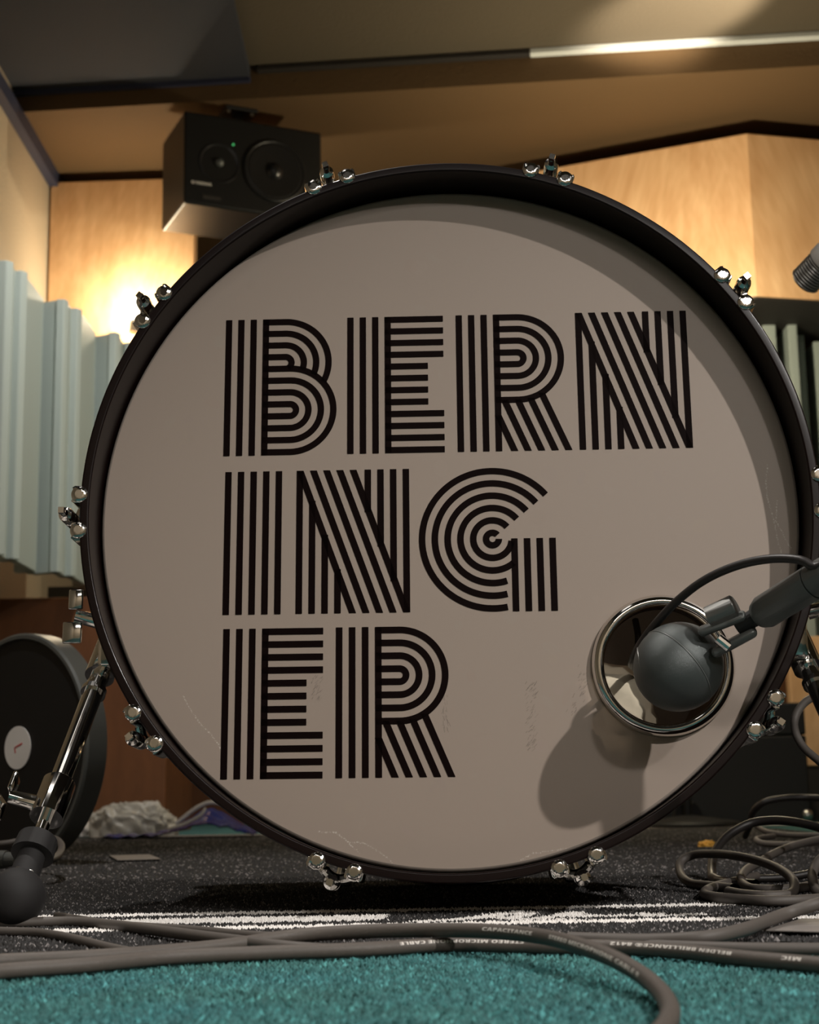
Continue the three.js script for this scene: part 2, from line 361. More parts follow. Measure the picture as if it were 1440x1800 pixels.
// ------------------------------------------------------------------ bass drum
const RH = 0.29;
const drum = group('bass_drum', 'large bass drum with black striped lettering on its white front head', 'drum');
drum.position.copy(DRUM.position); drum.rotation.copy(DRUM.rotation);
const port = drumLocal(1166.5, 1169, 0.004);
{
  // shell: a wall with thickness
  mesh('shell', latheZ([[0.266, -0.338], [0.2745, -0.338], [0.2745, -0.012], [0.266, -0.012], [0.266, -0.338]], 128), M.shell, drum);
  mesh('shell_lining', latheZ([[0.2655, -0.336], [0.2655, -0.014]], 96), M.shellInside, drum);
  const hoopProfile = (z0, z1) => {                                // plywood ring with rounded edges
    const o = RH, i = RH - 0.0075, c = 0.0016, p = [];
    for (const [cx, cz, a0] of [[i + c, z0 + c, 180], [o - c, z0 + c, 270], [o - c, z1 - c, 0], [i + c, z1 - c, 90]]) for (let k = 0; k <= 5; k++) { const a = (a0 + 18 * k) * D2R; p.push([cx + c * Math.cos(a), cz + c * Math.sin(a)]); }
    p.push(p[0]);
    return p;
  };
  const hf = latheZ(hoopProfile(-0.014, 0.0375), 256);
  mesh('front_hoop', hf, M.hoop, drum);
  mesh('rear_hoop', latheZ(hoopProfile(-0.362, -0.323), 128), M.hoop, drum);
  mesh('rear_head', new THREE.CircleGeometry(0.2735, 96).translate(0, 0, -0.34), M.white, drum);

  // front head with its port
  const shape = new THREE.Shape().absarc(0, 0, 0.2785, 0, Math.PI * 2), hole = new THREE.Path().absarc(port.x, port.y, 0.0475, 0, Math.PI * 2, true);
  shape.holes.push(hole);
  const hg = new THREE.ShapeGeometry(shape, 128), p = hg.attributes.position;
  for (let i = 0; i < p.count; i++) hg.attributes.uv.setXY(i, p.getX(i) / 0.58 + 0.5, p.getY(i) / 0.58 + 0.5);
  const N = 2048, cv = document.createElement('canvas'); cv.width = cv.height = N;
  const c = cv.getContext('2d');
  c.fillStyle = 'rgb(172,156,143)'; c.fillRect(0, 0, N, N);
  const px2 = (x, y) => { const q = drumLocal(x, y, 0); return [(q.x / 0.58 + 0.5) * N, (0.5 - q.y / 0.58) * N]; };
  // soft stains of use: blotches with an irregular outline
  for (let i = 0; i < 260; i++) { const a = rr(0, 6.28), r = Math.sqrt(rnd()) * N * 0.46, w = rr(4, 26); c.fillStyle = `rgba(${rnd() < 0.5 ? '134,120,108' : '196,182,169'},${rr(0.01, 0.035)})`; c.beginPath(); c.ellipse(N / 2 + r * Math.cos(a), N / 2 + r * Math.sin(a), w, w * rr(0.3, 1), rr(0, 3), 0, 7); c.fill(); }
  const rub = (x, y, n, spread, len, ang, dark) => { for (let i = 0; i < n; i++) { const [X, Y] = px2(x + rr(-spread, spread), y + rr(-len, len)); const L = rr(5, 16), a = ang + rr(-0.25, 0.25); c.strokeStyle = `rgba(${dark ? '66,58,52' : '226,217,206'},${rr(0.12, 0.34)})`; c.lineWidth = rr(0.8, 2.2); c.beginPath(); c.moveTo(X, Y); c.lineTo(X + Math.cos(a) * L, Y + Math.sin(a) * L); c.stroke(); } };
  rub(932, 1262, 70, 9, 60, -0.9, true); rub(556, 1212, 34, 9, 22, -0.9, true); rub(783, 1240, 34, 6, 40, 1.4, true); rub(1022, 1205, 26, 7, 34, -0.9, true);
  rub(1005, 1245, 12, 12, 20, -0.9, true);
  const dotted = (pts) => { for (let i = 0; i < pts.length - 1; i++) for (let t = 0; t < 1; t += 0.09) { const x = pts[i][0] + (pts[i + 1][0] - pts[i][0]) * t, y = pts[i][1] + (pts[i + 1][1] - pts[i][1]) * t, [X, Y] = px2(x + rr(-1, 1), y + rr(-1, 1)); c.fillStyle = `rgba(242,234,223,${rr(0.15, 0.6)})`; c.beginPath(); c.arc(X, Y, rr(0.8, 2.4), 0, 7); c.fill(); } };
  dotted([[1349, 816], [1347, 850], [1350, 880], [1357, 902], [1363, 925], [1366, 945], [1375, 975]]); dotted([[1366, 880], [1364, 915], [1380, 945], [1392, 968]]);
  dotted([[322, 1224], [334, 1246], [350, 1270], [372, 1292], [388, 1316]]); dotted([[560, 1462], [590, 1463], [612, 1480], [632, 1500]]); dotted([[612, 1480], [640, 1482], [668, 1498], [690, 1516]]); dotted([[915, 1512], [938, 1500], [980, 1494], [1010, 1490]]);
  const tx = new THREE.CanvasTexture(cv); tx.colorSpace = THREE.SRGBColorSpace; tx.anisotropy = 8;
  const headMat = PH({ map: tx, roughness: 0.5, specularIntensity: 0.8, transmission: 0.25, thickness: 0 });
  const head = mesh('drum_head', hg, headMat, drum);
  mesh('collar', latheZ([[0.2785, 0], [0.2798, -0.0005], [0.2808, -0.0018], [0.2815, -0.0045], [0.2818, -0.010]], 160), M.collar, head);
  mesh('flesh_hoop', latheZ([[0.2740, -0.0135], [0.2795, -0.0095], [0.2824, -0.0095], [0.2824, -0.0135], [0.2740, -0.0135]], 160), M.black, head);

  // striped letters: every letter a sub-part
  const Hh = 0.11808, pt = Hh / 11.507, w = 0.507;
  const rows = [-0.16967, -0.03805, 0.09142];
  const arc = (cx, cy, r, a0, a1, n = 44) => { const o = []; for (let i = 0; i <= n; i++) { const a = a0 + (a1 - a0) * i / n; o.push([cx + r * Math.cos(a), cy - r * Math.sin(a)]); } return o; };
  const bar = (x0, y0, x1, y1) => [[x0, y0], [x1, y0], [x1, y1], [x0, y1]];
  function glyph(polys, strips, x, y) {
    const pos = [], nor = [], uv = [];
    const tri = (a, b, d) => { let q = [a, b, d]; const s = (b[0] - a[0]) * (d[1] - a[1]) - (b[1] - a[1]) * (d[0] - a[0]); if (s > 0) q = [a, d, b]; for (const e of q) { pos.push(x + e[0] * pt, -(y + e[1] * pt), 0.0004); nor.push(0, 0, 1); uv.push(e[0], e[1]); } };
    for (const q of polys) { tri(q[0], q[1], q[2]); tri(q[0], q[2], q[3]); }
    for (const s of strips) {
      const off = s.map((e, i) => { const a = s[Math.max(0, i - 1)], b = s[Math.min(s.length - 1, i + 1)], dx = b[0] - a[0], dy = b[1] - a[1], L = Math.hypot(dx, dy); return [-dy / L * w / 2, dx / L * w / 2]; });
      for (let i = 0; i < s.length - 1; i++) {
        const A = [s[i][0] + off[i][0], s[i][1] + off[i][1]], B = [s[i][0] - off[i][0], s[i][1] - off[i][1]], C = [s[i + 1][0] - off[i + 1][0], s[i + 1][1] - off[i + 1][1]], E = [s[i + 1][0] + off[i + 1][0], s[i + 1][1] + off[i + 1][1]];
        tri(A, B, C); tri(A, C, E);
      }
    }
    const g = new THREE.BufferGeometry();
    g.setAttribute('position', new THREE.Float32BufferAttribute(pos, 3)); g.setAttribute('normal', new THREE.Float32BufferAttribute(nor, 3)); g.setAttribute('uv', new THREE.Float32BufferAttribute(uv, 2));
    return g;
  }
  const T = 11.507, h2 = w / 2;
  const stems = (n) => [...Array(n).keys()].map((k) => bar(k * 1.006, 0, k * 1.006 + w, T));
  const letters = {
    I: () => [stems(5), []],
    E: () => [[...stems(4), ...[...Array(12).keys()].map((k) => bar(3.02, k, (k > 3 && k < 8) ? 6.5 : 7.76, k + w))], []],
    B: () => {
      const st = [], cy = 3.5 + h2, cx = 4.88, by = 7.5 + h2, bx = 5.28;
      for (let k = 0; k < 4; k++) {
        const r = 3.5 - k; let a = Math.PI / 2;
        while (a > -Math.PI / 2 && Math.hypot(cx + r * Math.cos(a) - bx, cy - r * Math.sin(a) - by) > 3.52 && !(cx + r * Math.cos(a) < bx && cy - r * Math.sin(a) > 4.2)) a -= 0.01;
        st.push([[3.1, k + h2], ...arc(cx, cy, r, Math.PI / 2, a)]);
        st.push([[3.1, 4 + k + h2], ...arc(bx, by, r, Math.PI / 2, -Math.PI / 2), [3.1, 11 - k + h2]]);
      }
      return [stems(4), st];
    },
    R: () => {
      const st = [], cy = 3.5 + h2, cx = 4.9, pol = [], sl = 0.423;
      for (let k = 0; k < 4; k++) st.push([[3.1, k + h2], ...arc(cx, cy, 3.5 - k, Math.PI / 2, -Math.PI / 2), [3.1, 7 - k + h2]]);
      for (let k = 0; k < 5; k++) {
        const xb = 4.52 + 1.068 * k, hw = 0.275;
        let y = T, x = xb;
        while (y > 4) { y -= 0.02; x = xb - (T - y) * sl; if (x < 3.26) break; if (x <= cx ? y < 7 + h2 : Math.hypot(x - cx, y - cy) < 3.52) break; }
        pol.push([[x - hw, y], [x + hw, y], [xb + hw, T], [xb - hw, T]]);
      }
      return [[...stems(4), ...pol], st];
    },
    N: () => {
      const pol = [], sh = 4.17, hw = 0.272, tx = (k) => hw + 1.05 * k;
      for (let k = 0; k < 5; k++) pol.push([[tx(k) - hw, 0], [tx(k) + hw, 0], [tx(k) + sh + hw, T], [tx(k) + sh - hw, T]]);
      for (let k = 0; k < 4; k++) {
        const xl = k * 1.005, y = Math.max(0, (xl + h2 - tx(0)) / sh * T - 0.25); pol.push(bar(xl, y, xl + w, T));
        const xr = tx(4) + sh + hw - w - (3 - k) * 1.005, ye = Math.min(T, (xr + h2 - tx(4)) / sh * T + 0.25); pol.push(bar(xr, 0, xr + w, ye));
      }
      return [pol, []];
    },
    G: () => {
      const st = [], up = 39.6 * D2R, pol = [];
      for (const [r, xe] of [[5.5, 1.07], [4.5, 1.07], [3.5, 1.07], [2.5, 1.6], [1.5, 1.49], [0.5, 0.5]]) st.push(arc(0, 0, r, up, 2 * Math.PI - (r < 1 ? 0 : Math.acos(Math.min(1, xe / r))), 90));
      for (let k = 0; k < 4; k++) pol.push(bar(1.45 + k * 0.99, -0.02, 1.45 + k * 0.99 + w, 5.5 + h2));
      return [pol, st];
    },
  };
  const place = [['B', -0.18276, 0], ['E', -0.08123, 0], ['R', 0.00896, 0], ['N', 0.10794, 0], ['I', -0.18074, 1], ['N', -0.12236, 1], ['G', 0.03557, 0.02147], ['E', -0.17973, 2], ['R', -0.09002, 2]];
  for (const [ch, x, row] of place) { const [a, b] = letters[ch](); info(mesh('letter', glyph(a, b, x, ch === 'G' ? row : rows[row]), M.ink, head), 'black striped letter ' + ch); }

  // chrome port ring
  const ring = [[0.0462, 0.0006], [0.0463, 0.005], [0.0472, 0.0078], [0.049, 0.0092], [0.0515, 0.009], [0.054, 0.0072], [0.0556, 0.004], [0.056, 0.0006], [0.0462, 0.0006]];
  mesh('port_ring', latheZ(ring, 96).translate(port.x, port.y, 0), M.chrome, drum);
  mesh('port_sleeve', latheZ([[0.0464, -0.012], [0.0464, 0.002]], 96).translate(port.x, port.y, 0), M.hoop, drum);

  // claw hooks, tension rods and lugs, ten of each
  const EW = 0.0064, ridge = [[1, 0.0046], [0.84, 0.0062], [0.62, 0.0040], [0.38, 0.0040], [0.2, 0.0066], [-0.2, 0.0066], [-0.38, 0.0040], [-0.62, 0.0040], [-0.84, 0.0062], [-1, 0.0046]].map(([x, y]) => [x * EW, y]);
  const earProfile = () => {                                     // tangential (x) by radial (y) section of one ear: ridged outside
    const s = new THREE.Shape(); s.moveTo(-EW, -0.0002); s.lineTo(EW, -0.0002); ridge.forEach(([x, y]) => s.lineTo(x, y)); s.closePath();
    return new THREE.ExtrudeGeometry(s, { depth: 0.036, bevelEnabled: true, bevelSize: 0.0005, bevelThickness: 0.0006, bevelSegments: 2 });
  };
  const rod = [[0.0001, 0.060], [0.0026, 0.0598], [0.0030, 0.0585], [0.0030, 0.0530], [0.0038, 0.0520], [0.0056, 0.0505], [0.0060, 0.0480], [0.0060, 0.0400], [0.0052, 0.0388], [0.0052, 0.0350], [0.0060, 0.0340], [0.0060, 0.0180], [0.0030, 0.0175], [0.0030, -0.12]];
  const TANG = 0.0146;
  const ear1 = earProfile(), dome = new THREE.SphereGeometry(1, 28, 14).scale(EW * 1.03, EW * 1.03, 0.0027), rib = new THREE.CapsuleGeometry(0.0019, 0.034, 5, 12).rotateX(Math.PI / 2);
  const arch = new THREE.CatmullRomCurve3([V3(-TANG, 0.002, 0), V3(-0.009, 0.0075, -0.001), V3(0, 0.0105, -0.002), V3(0.009, 0.0075, -0.001), V3(TANG, 0.002, 0)]);
  const bridge = new THREE.TubeGeometry(arch, 20, 0.0042, 10);
  for (let k = 0; k < 10; k++) {
    const a = (90.6 + 18 + 36 * k) * D2R;
    const holder = new THREE.Group(); holder.name = 'claw_hook'; drum.add(holder);
    holder.position.set(RH * Math.cos(a), RH * Math.sin(a), 0); holder.rotation.z = a - Math.PI / 2;
    const parts = [];
    for (const s of [-1, 1]) {
      const tilt = -s * Math.atan(TANG / RH);
      const sag = -(RH - Math.sqrt(RH * RH - TANG * TANG));
      parts.push(ear1.clone().rotateZ(tilt).translate(s * TANG, sag, 0.0015));
      parts.push(dome.clone().rotateZ(tilt).translate(s * TANG, sag + 0.0006, 0.0378));
      for (const x of [-0.0044, 0, 0.0044]) parts.push(rib.clone().translate(x, 0.0046, 0.0195).rotateZ(tilt).translate(s * TANG, sag, 0));
    }
    parts.push(bridge.clone().translate(0, -0.0015, 0.004));
    mesh('claw', toCreasedNormals(merge(parts), 0.5), M.chrome, holder);
    const rg = lathe(rod, 24).rotateX(Math.PI / 2).translate(0, 0.0120, -0.017);
    mesh('tension_rod', [toCreasedNormals(rg, 0.5), new THREE.BoxGeometry(0.0046, 0.0046, 0.006).translate(0, 0.0120, 0.0445)], M.chrome, holder);
    mesh('lug', [rbox(0.018, 0.02, 0.06, 0.004, 0, 0.0, -0.12), rbox(0.012, 0.010, 0.09, 0.003, 0, -0.004, -0.12)], M.chrome, holder);
  }
}
// spurs: the legs of the drum
function spur(side, pts, label) {
  const L = (v) => drum.worldToLocal(v.clone()), [a, b, c, d, e] = pts.map(L);
  const leg = new THREE.Group(); leg.name = 'spur'; drum.add(leg); info(leg, label);
  const ax = e.clone().sub(a).normalize();
  const lerp = (t) => a.clone().lerp(e, t);
  const len = a.distanceTo(e);
  const T = (m) => a.clone().addScaledVector(ax, m);
  mesh('tube', toCreasedNormals(merge([between(T(-0.01), T(len * 0.565), 0.0082, 0.0082, 24), between(T(len * 0.145), T(len * 0.165), 0.0105, 0.0105, 24)]), 0.6), M.chrome, leg);
  mesh('clamp_sleeve', toCreasedNormals(merge([between(T(len * 0.56), T(len * 0.70), 0.0130, 0.0130, 28), between(T(len * 0.552), T(len * 0.562), 0.0112, 0.0128, 28)]), 0.6), M.chrome, leg);
  mesh('rod', between(T(len * 0.69), T(len * 0.80), 0.0052, 0.0052, 20), M.chrome, leg);
  mesh('rubber_collar', toCreasedNormals(between(T(len * 0.785), T(len * 0.845), 0.0150, 0.0160, 24), 0.6), M.rubber, leg);
  mesh('rubber_sleeve', between(T(len * 0.845), T(len * 0.945), 0.0100, 0.0112, 24), M.rubber, leg);
  mesh('steel_tip', between(T(len * 0.925), T(len * 0.985), 0.0118, 0.0088, 6), M.steel, leg);
  // ball foot
  const foot = new THREE.SphereGeometry(0.021, 28, 18);
  foot.translate(e.x, e.y, e.z);
  mesh('rubber_foot', foot, M.rubber, leg);
  // wing screw on the sleeve
  const out = V3(side, 0.25, 0.25).normalize(), base = T(len * 0.655).addScaledVector(out, 0.012), tip = base.clone().addScaledVector(out, 0.020);
  mesh('wing_screw', toCreasedNormals(merge([between(base, tip, 0.006, 0.0052, 16), orient(rbox(0.0035, 0.017, 0.013, 0.0012, 0, 0.012, 0), ax.clone().multiplyScalar(-1), tip), orient(rbox(0.0035, 0.017, 0.013, 0.0012, 0, 0.012, 0), ax, tip.clone().addScaledVector(out, 0.004))]), 0.5), M.chrome, leg);
  // bracket on the shell
  const brk = a.clone();
  mesh('bracket', toCreasedNormals(merge([rbox(0.028, 0.045, 0.05, 0.006, brk.x - side * 0.012, brk.y + 0.012, brk.z), between(T(-0.03), T(0.02), 0.0125, 0.0125, 24)]), 0.6), M.chrome, leg);
  const wb = brk.clone().add(V3(side * 0.004, 0.030, 0.018)), wt = wb.clone().add(V3(side * 0.018, 0.004, 0.004));
  mesh('wing_bolt', toCreasedNormals(merge([between(wb, wt, 0.0062, 0.0055, 16), rbox(0.012, 0.017, 0.0035, 0.0012, wt.x, wt.y + 0.014, wt.z), rbox(0.016, 0.018, 0.0035, 0.0012, wt.x - 0.002, wt.y - 0.014, wt.z)]), 0.5), M.chrome, leg);
}
{
  const foot = atZ(28, 1592, 1.14), top = atZ(186, 1160, 1.30);
  console.log('spur foot', foot.toArray().map((v) => v.toFixed(3)).join(), 'top', top.toArray().map((v) => v.toFixed(3)).join());
  foot.y = Math.max(foot.y, 0.021 + 0.0105);
  spur(-1, [top, top, top, top, foot], 'chrome telescopic spur with a wing screw and rubber foot');
  const t2 = atZ(1408, 1145, 1.30), f2 = atZ(1590, 1560, 1.16); f2.y = 0.0315;
  spur(1, [t2, t2, t2, t2, f2], 'chrome telescopic spur beside the low maple front');
}
{ // pillow inside the shell
  const g = new THREE.SphereGeometry(1, 48, 32), p = g.attributes.position;
  for (let i = 0; i < p.count; i++) {
    let x = p.getX(i), y = p.getY(i), z = p.getZ(i); const n = 1 + 0.10 * perlin.noise(x * 3, y * 3 + 4, z * 3) + 0.05 * perlin.noise(x * 8, y * 8, z * 8 + 3);
    p.setXYZ(i, Math.sign(x) * Math.pow(Math.abs(x), 0.7) * n * 0.105, Math.sign(y) * Math.pow(Math.abs(y), 0.8) * n * 0.055, Math.sign(z) * Math.pow(Math.abs(z), 0.7) * n * 0.14);
  }
  g.computeVertexNormals();
  const m = info(mesh('pillow', g, M.cotton), 'cream cotton pillow seen through the round port', 'pillow');
  m.position.copy(fromDrum(0.075, -0.178, -0.165)); m.rotation.set(-3.5 * D2R, -0.1, 0.42);
}

// ------------------------------------------------------------------ kick microphone, its stand and cable
const MICOFF = 0.070;
const ball = atDrum(1193, 1172, MICOFF);
{
  const r = 0.0325;
  const g = group('kick_microphone', 'round dark grey microphone held at the chrome port ring', 'microphone', ball);
  const ax = V3(0.77, 0.60, -0.20).normalize(), rim = V3(-0.965, -0.16, -0.2).normalize();                     // from the capsule to the yoke
  const prof = []; for (let i = 0; i <= 40; i++) { const t = -Math.PI / 2 + Math.PI * i / 40; let rad = r * Math.cos(t), y = r * 1.04 * Math.sin(t); prof.push([Math.max(0.0001, rad), y]); }
  const front = prof.filter((q) => q[1] < -0.0009), rear = prof.filter((q) => q[1] > 0.0009);
  const O = V3(0, 0, 0);
  mesh('grille_half', orient(lathe([...front, [r * 1.0, -0.0004], [r * 0.975, 0]], 72), ax, O), M.micBody, g);
  mesh('rear_half', orient(lathe([[r * 0.975, 0], [r * 1.0, 0.0004], ...rear], 72), ax, O), M.micBody, g);
  mesh('seam_ring', orient(new THREE.TorusGeometry(r * 0.995, 0.0006, 8, 96).rotateX(Math.PI / 2), ax, O), M.satin, g);
  mesh('front_rim', orient(new THREE.TorusGeometry(r * 0.585, 0.0009, 8, 72).rotateX(Math.PI / 2).translate(0, r * 0.81, 0), rim, O), M.greyMetal, g);
  const P = (x, y, o) => atDrum(x, y, o).sub(ball);
  // yoke of two plates
  const plate = (a, b, w, t) => { const L = a.distanceTo(b), s = rbox(w, L, t, t * 0.45); return orient(s, b.clone().sub(a), a.clone().lerp(b, 0.5)); };
  mesh('yoke', toCreasedNormals(merge([plate(P(1228, 1112, 0.100), P(1312, 1080, 0.112), 0.007, 0.012), plate(P(1252, 1150, 0.098), P(1330, 1108, 0.110), 0.007, 0.012), plate(P(1300, 1082, 0.106), P(1322, 1112, 0.106), 0.011, 0.010)]), 0.6), M.satin, g);
  mesh('knob', toCreasedNormals(merge([between(P(1247, 1087, 0.104), P(1292, 1066, 0.112), 0.0088, 0.0088, 28), between(P(1292, 1066, 0.112), P(1294, 1065, 0.1124), 0.0088, 0.0078, 28), between(P(1270, 1076, 0.108), P(1280, 1098, 0.106), 0.004, 0.004, 14)]), 0.6), M.greyMetal, g);
  mesh('screw', toCreasedNormals(between(P(1262, 1122, 0.106), P(1282, 1138, 0.106), 0.004, 0.004, 12), 0.5), M.chrome, g);
}
function micStand(name, label, joint, tip, mats, base, sleeve) {
  const g = group(name, label, 'stand', V3(base.x, 0, base.z));
  const O = g.position, w = (v) => v.clone().sub(O);
  const foot = base.y ?? 0;
  mesh('base', toCreasedNormals(lathe([[0.0001, foot], [0.125, foot], [0.127, foot + 0.008], [0.12, foot + 0.022], [0.03, foot + 0.034], [0.022, foot + 0.05], [0.0001, foot + 0.05]], 48), 0.6), M.black, g);
  mesh('pole', between(V3(0, foot + 0.045, 0), w(joint), 0.0095, 0.0075, 20), M.satin, g);
  mesh('clutch', toCreasedNormals(merge([orient(new THREE.CylinderGeometry(0.017, 0.017, 0.05, 24), V3(0, 1, 0), w(joint)), orient(new THREE.CylinderGeometry(0.014, 0.014, 0.04, 24), V3(0, 0, 1), w(joint))]), 0.6), M.satin, g);
  const end = sleeve ? sleeve[1] : tip, back = joint.clone().add(joint.clone().sub(tip).normalize().multiplyScalar(0.18));
  mesh('boom_arm', between(w(back), w(end), 0.007, 0.007, 18), M.satin, g);
  mesh('counterweight', between(w(back), w(back.clone().lerp(joint, 0.35)), 0.019, 0.019, 24), M.black, g);
  if (sleeve) {
    const [s0, s1] = sleeve.map(w), n = w(tip), ax = s1.clone().sub(s0).normalize();
    mesh('grip_sleeve', toCreasedNormals(merge([between(s0, s1, 0.0122, 0.0124, 32), between(s0.clone().addScaledVector(ax, -0.006), s0, 0.0098, 0.0122, 32), between(s1, s1.clone().addScaledVector(ax, 0.0012), 0.0108, 0.0108, 32), between(s1.clone().addScaledVector(ax, 0.0012), s1.clone().addScaledVector(ax, 0.02), 0.0122, 0.0120, 32)]), 0.6), M.satin, g);
    mesh('threaded_tip', toCreasedNormals(merge([between(n, s0, 0.0056, 0.0072, 20)]), 0.6), M.black, g);
  }
  return g;
}
const sl0 = atDrum(1345, 1075, 0.116), sl1 = atDrum(1428, 1024, 0.150);
{
  const dir = sl1.clone().sub(sl0).normalize(), tip = atDrum(1296, 1103, 0.106);
  const joint = sl0.clone().addScaledVector(dir, 0.46);
  micStand('boom_stand', 'black boom stand reaching to the round microphone', joint, tip, null, V3(joint.x, 0.0105, joint.z), [sl0, sl1]);
  // cable looping from the sleeve into the port
  const C = (x, y, o) => atDrum(x, y, o);
  const j2 = joint.clone();
  const pts = [C(1122, 1176, -0.07), C(1114, 1172, -0.03), C(1112, 1163, 0.02), C(1124, 1136, 0.045), C(1150, 1100, 0.062), C(1190, 1057, 0.085), C(1240, 1019, 0.105), C(1300, 993, 0.125), C(1360, 982, 0.145), C(1410, 985, 0.160), C(1436, 996, 0.166), sl1.clone().addScaledVector(dir, 0.05).add(V3(0, 0.016, 0.004)), sl1.clone().addScaledVector(dir, 0.2).add(V3(0, 0.014, 0)), joint.clone().add(V3(0.03, -0.05, 0.02)), V3(joint.x + 0.025, 0.20, joint.z + 0.02), V3(joint.x + 0.02, 0.052, joint.z + 0.16), V3(joint.x + 0.02, 0.006, joint.z + 0.25), V3(joint.x + 0.2, 0.006, joint.z + 0.4)];
  info(mesh('microphone_cable', tube(pts, 0.0032, 320, 12), M.cableBlack), 'thin black cable arching into the round port', 'cable');
  info(mesh('inner_cable', tube([C(1117, 1090, -0.16), C(1122, 1120, -0.15), C(1120, 1150, -0.15), C(1112, 1190, -0.14)].map((v) => v), 0.003, 60, 10), M.cableBlack), 'black cable end hanging inside the drum', 'cable');
}
{ // overhead-style microphone at the right edge
  const a = atZ(1412, 498, 2.0), b = atZ(1447, 462, 1.97), ax = b.clone().sub(a).normalize();
  const g = group('grille_microphone', 'silver ribbed microphone in front of the maple box', 'microphone', a);
  const pr = [[0.0001, 0]]; const R = 0.0215;
  pr.push([R * 0.8, 0.0005], [R * 0.95, 0.003]);
  mesh('cap', orient(lathe(pr, 40), ax, V3(0, 0, 0)), M.black, g);
  mesh('core', orient(lathe([[R * 0.92, 0.003], [R * 0.92, 0.042]], 48), ax, V3(0, 0, 0)), M.black, g);
  for (let i = 0; i < 9; i++) mesh('rib', orient(new THREE.TorusGeometry(R * 0.95, 0.0013, 8, 48).rotateX(Math.PI / 2).translate(0, 0.0048 + i * 0.0042, 0), ax, V3(0, 0, 0)), M.mesh, g);
  mesh('collar', orient(lathe([[R * 0.98, 0.041], [R * 1.08, 0.0425], [R * 1.08, 0.055], [R * 0.9, 0.058]], 48), ax, V3(0, 0, 0)), M.white, g);
  mesh('body', orient(lathe([[R * 0.9, 0.058], [R * 0.86, 0.066], [R * 0.62, 0.15], [0.0001, 0.151]], 48), ax, V3(0, 0, 0)), M.greyMetal, g);
  const tip = a.clone().addScaledVector(ax, 0.12), joint = tip.clone().add(V3(0.55, 0.12, -0.12));
  micStand('boom_stand', 'black boom stand carrying the silver ribbed microphone', joint, tip.clone().add(V3(0.012, 0.01, 0)), null, V3(joint.x, 0.0046, joint.z));
}

// ------------------------------------------------------------------ loudspeaker hung from the bulkhead
{
  const W = 0.425, H = 0.285, Dp = 0.25;
  const tl = atZ(325, 193, 4.19);
  const g = group('studio_monitor', 'black studio loudspeaker lying on its side under the bulkhead', 'loudspeaker');
  g.position.copy(tl); g.rotation.order = 'YXZ'; g.rotation.set(0, 24 * D2R, 0);
  const cx = W / 2, cy = -H / 2;
  mesh('cabinet', rbox(W, H, Dp, 0.008, cx, cy, -Dp / 2), M.cabinet, g);
  const tw = [0.105, cy - 0.005], wo = [0.275, cy - 0.005];
  mesh('waveguide', lathe([[0.062, 0.0012], [0.058, 0.003], [0.05, -0.002], [0.03, -0.011], [0.016, -0.016]], 48).rotateX(Math.PI / 2).translate(tw[0], tw[1], 0.0005), M.cone, g);
  mesh('tweeter_dome', new THREE.SphereGeometry(0.0135, 24, 12, 0, Math.PI * 2, 0, Math.PI / 2).rotateX(Math.PI / 2).translate(tw[0], tw[1], 0.001), M.satin, g);
  mesh('woofer_ring', new THREE.TorusGeometry(0.092, 0.006, 12, 64).translate(wo[0], wo[1], 0.002), M.cabinet, g);
  mesh('woofer_cone', lathe([[0.088, 0.004], [0.08, 0.0075], [0.072, 0.003], [0.03, 0.0012], [0.026, 0.0016]], 64).rotateX(Math.PI / 2).translate(wo[0], wo[1], 0), M.cone, g);
  mesh('dust_cap', new THREE.SphereGeometry(0.03, 32, 12, 0, Math.PI * 2, 0, Math.PI / 3).rotateX(Math.PI / 2).translate(wo[0], wo[1], -0.012), M.cone, g);
  mesh('slot_port', rbox(0.055, 0.012, 0.002, 0.0009, 0.082, -H + 0.026, 0.0006), M.ledge, g);
  mesh('screw_hole', new THREE.CylinderGeometry(0.0035, 0.0035, 0.002, 16).rotateX(Math.PI / 2).translate(0.017, -H + 0.028, 0.0006), M.ledge, g);
  mesh('power_light', new THREE.CylinderGeometry(0.0026, 0.0026, 0.003, 16).rotateX(Math.PI / 2).translate(0.147, cy + 0.058, 0.001), glow([0.10, 0.75, 0.22], 0.9), g);
  const font = await new FontLoader().loadAsync('fonts/droid/droid_sans_bold.typeface.json');
  const t = new TextGeometry('YAMAHA', { font, size: 0.0085, depth: 0.0006, curveSegments: 4 });
  t.translate(0.033, -H + 0.062, 0.0002);
  mesh('lettering', [t, new THREE.TorusGeometry(0.0036, 0.0011, 8, 24).translate(0.026, -H + 0.066, 0.0006)], M.white, g);
  // hanging bracket
  const pl = g.worldToLocal(atY(431, 180, LOW));
  const top = pl.y, hx = pl.x, hz = -0.12;
  mesh('bracket', [rbox(0.10, 0.012, 0.09, 0.003, hx, top - 0.006, hz), new THREE.CylinderGeometry(0.016, 0.016, top + 0.004, 20).translate(hx, (top - 0.004) / 2, hz), rbox(0.12, 0.006, 0.12, 0.002, hx, 0.003, hz)], M.black, g);
  for (const s of [-1, 1]) mesh('bolt', new THREE.SphereGeometry(0.006, 12, 8).translate(hx + s * 0.036, top - 0.014, hz + 0.03), M.steel, g);
}

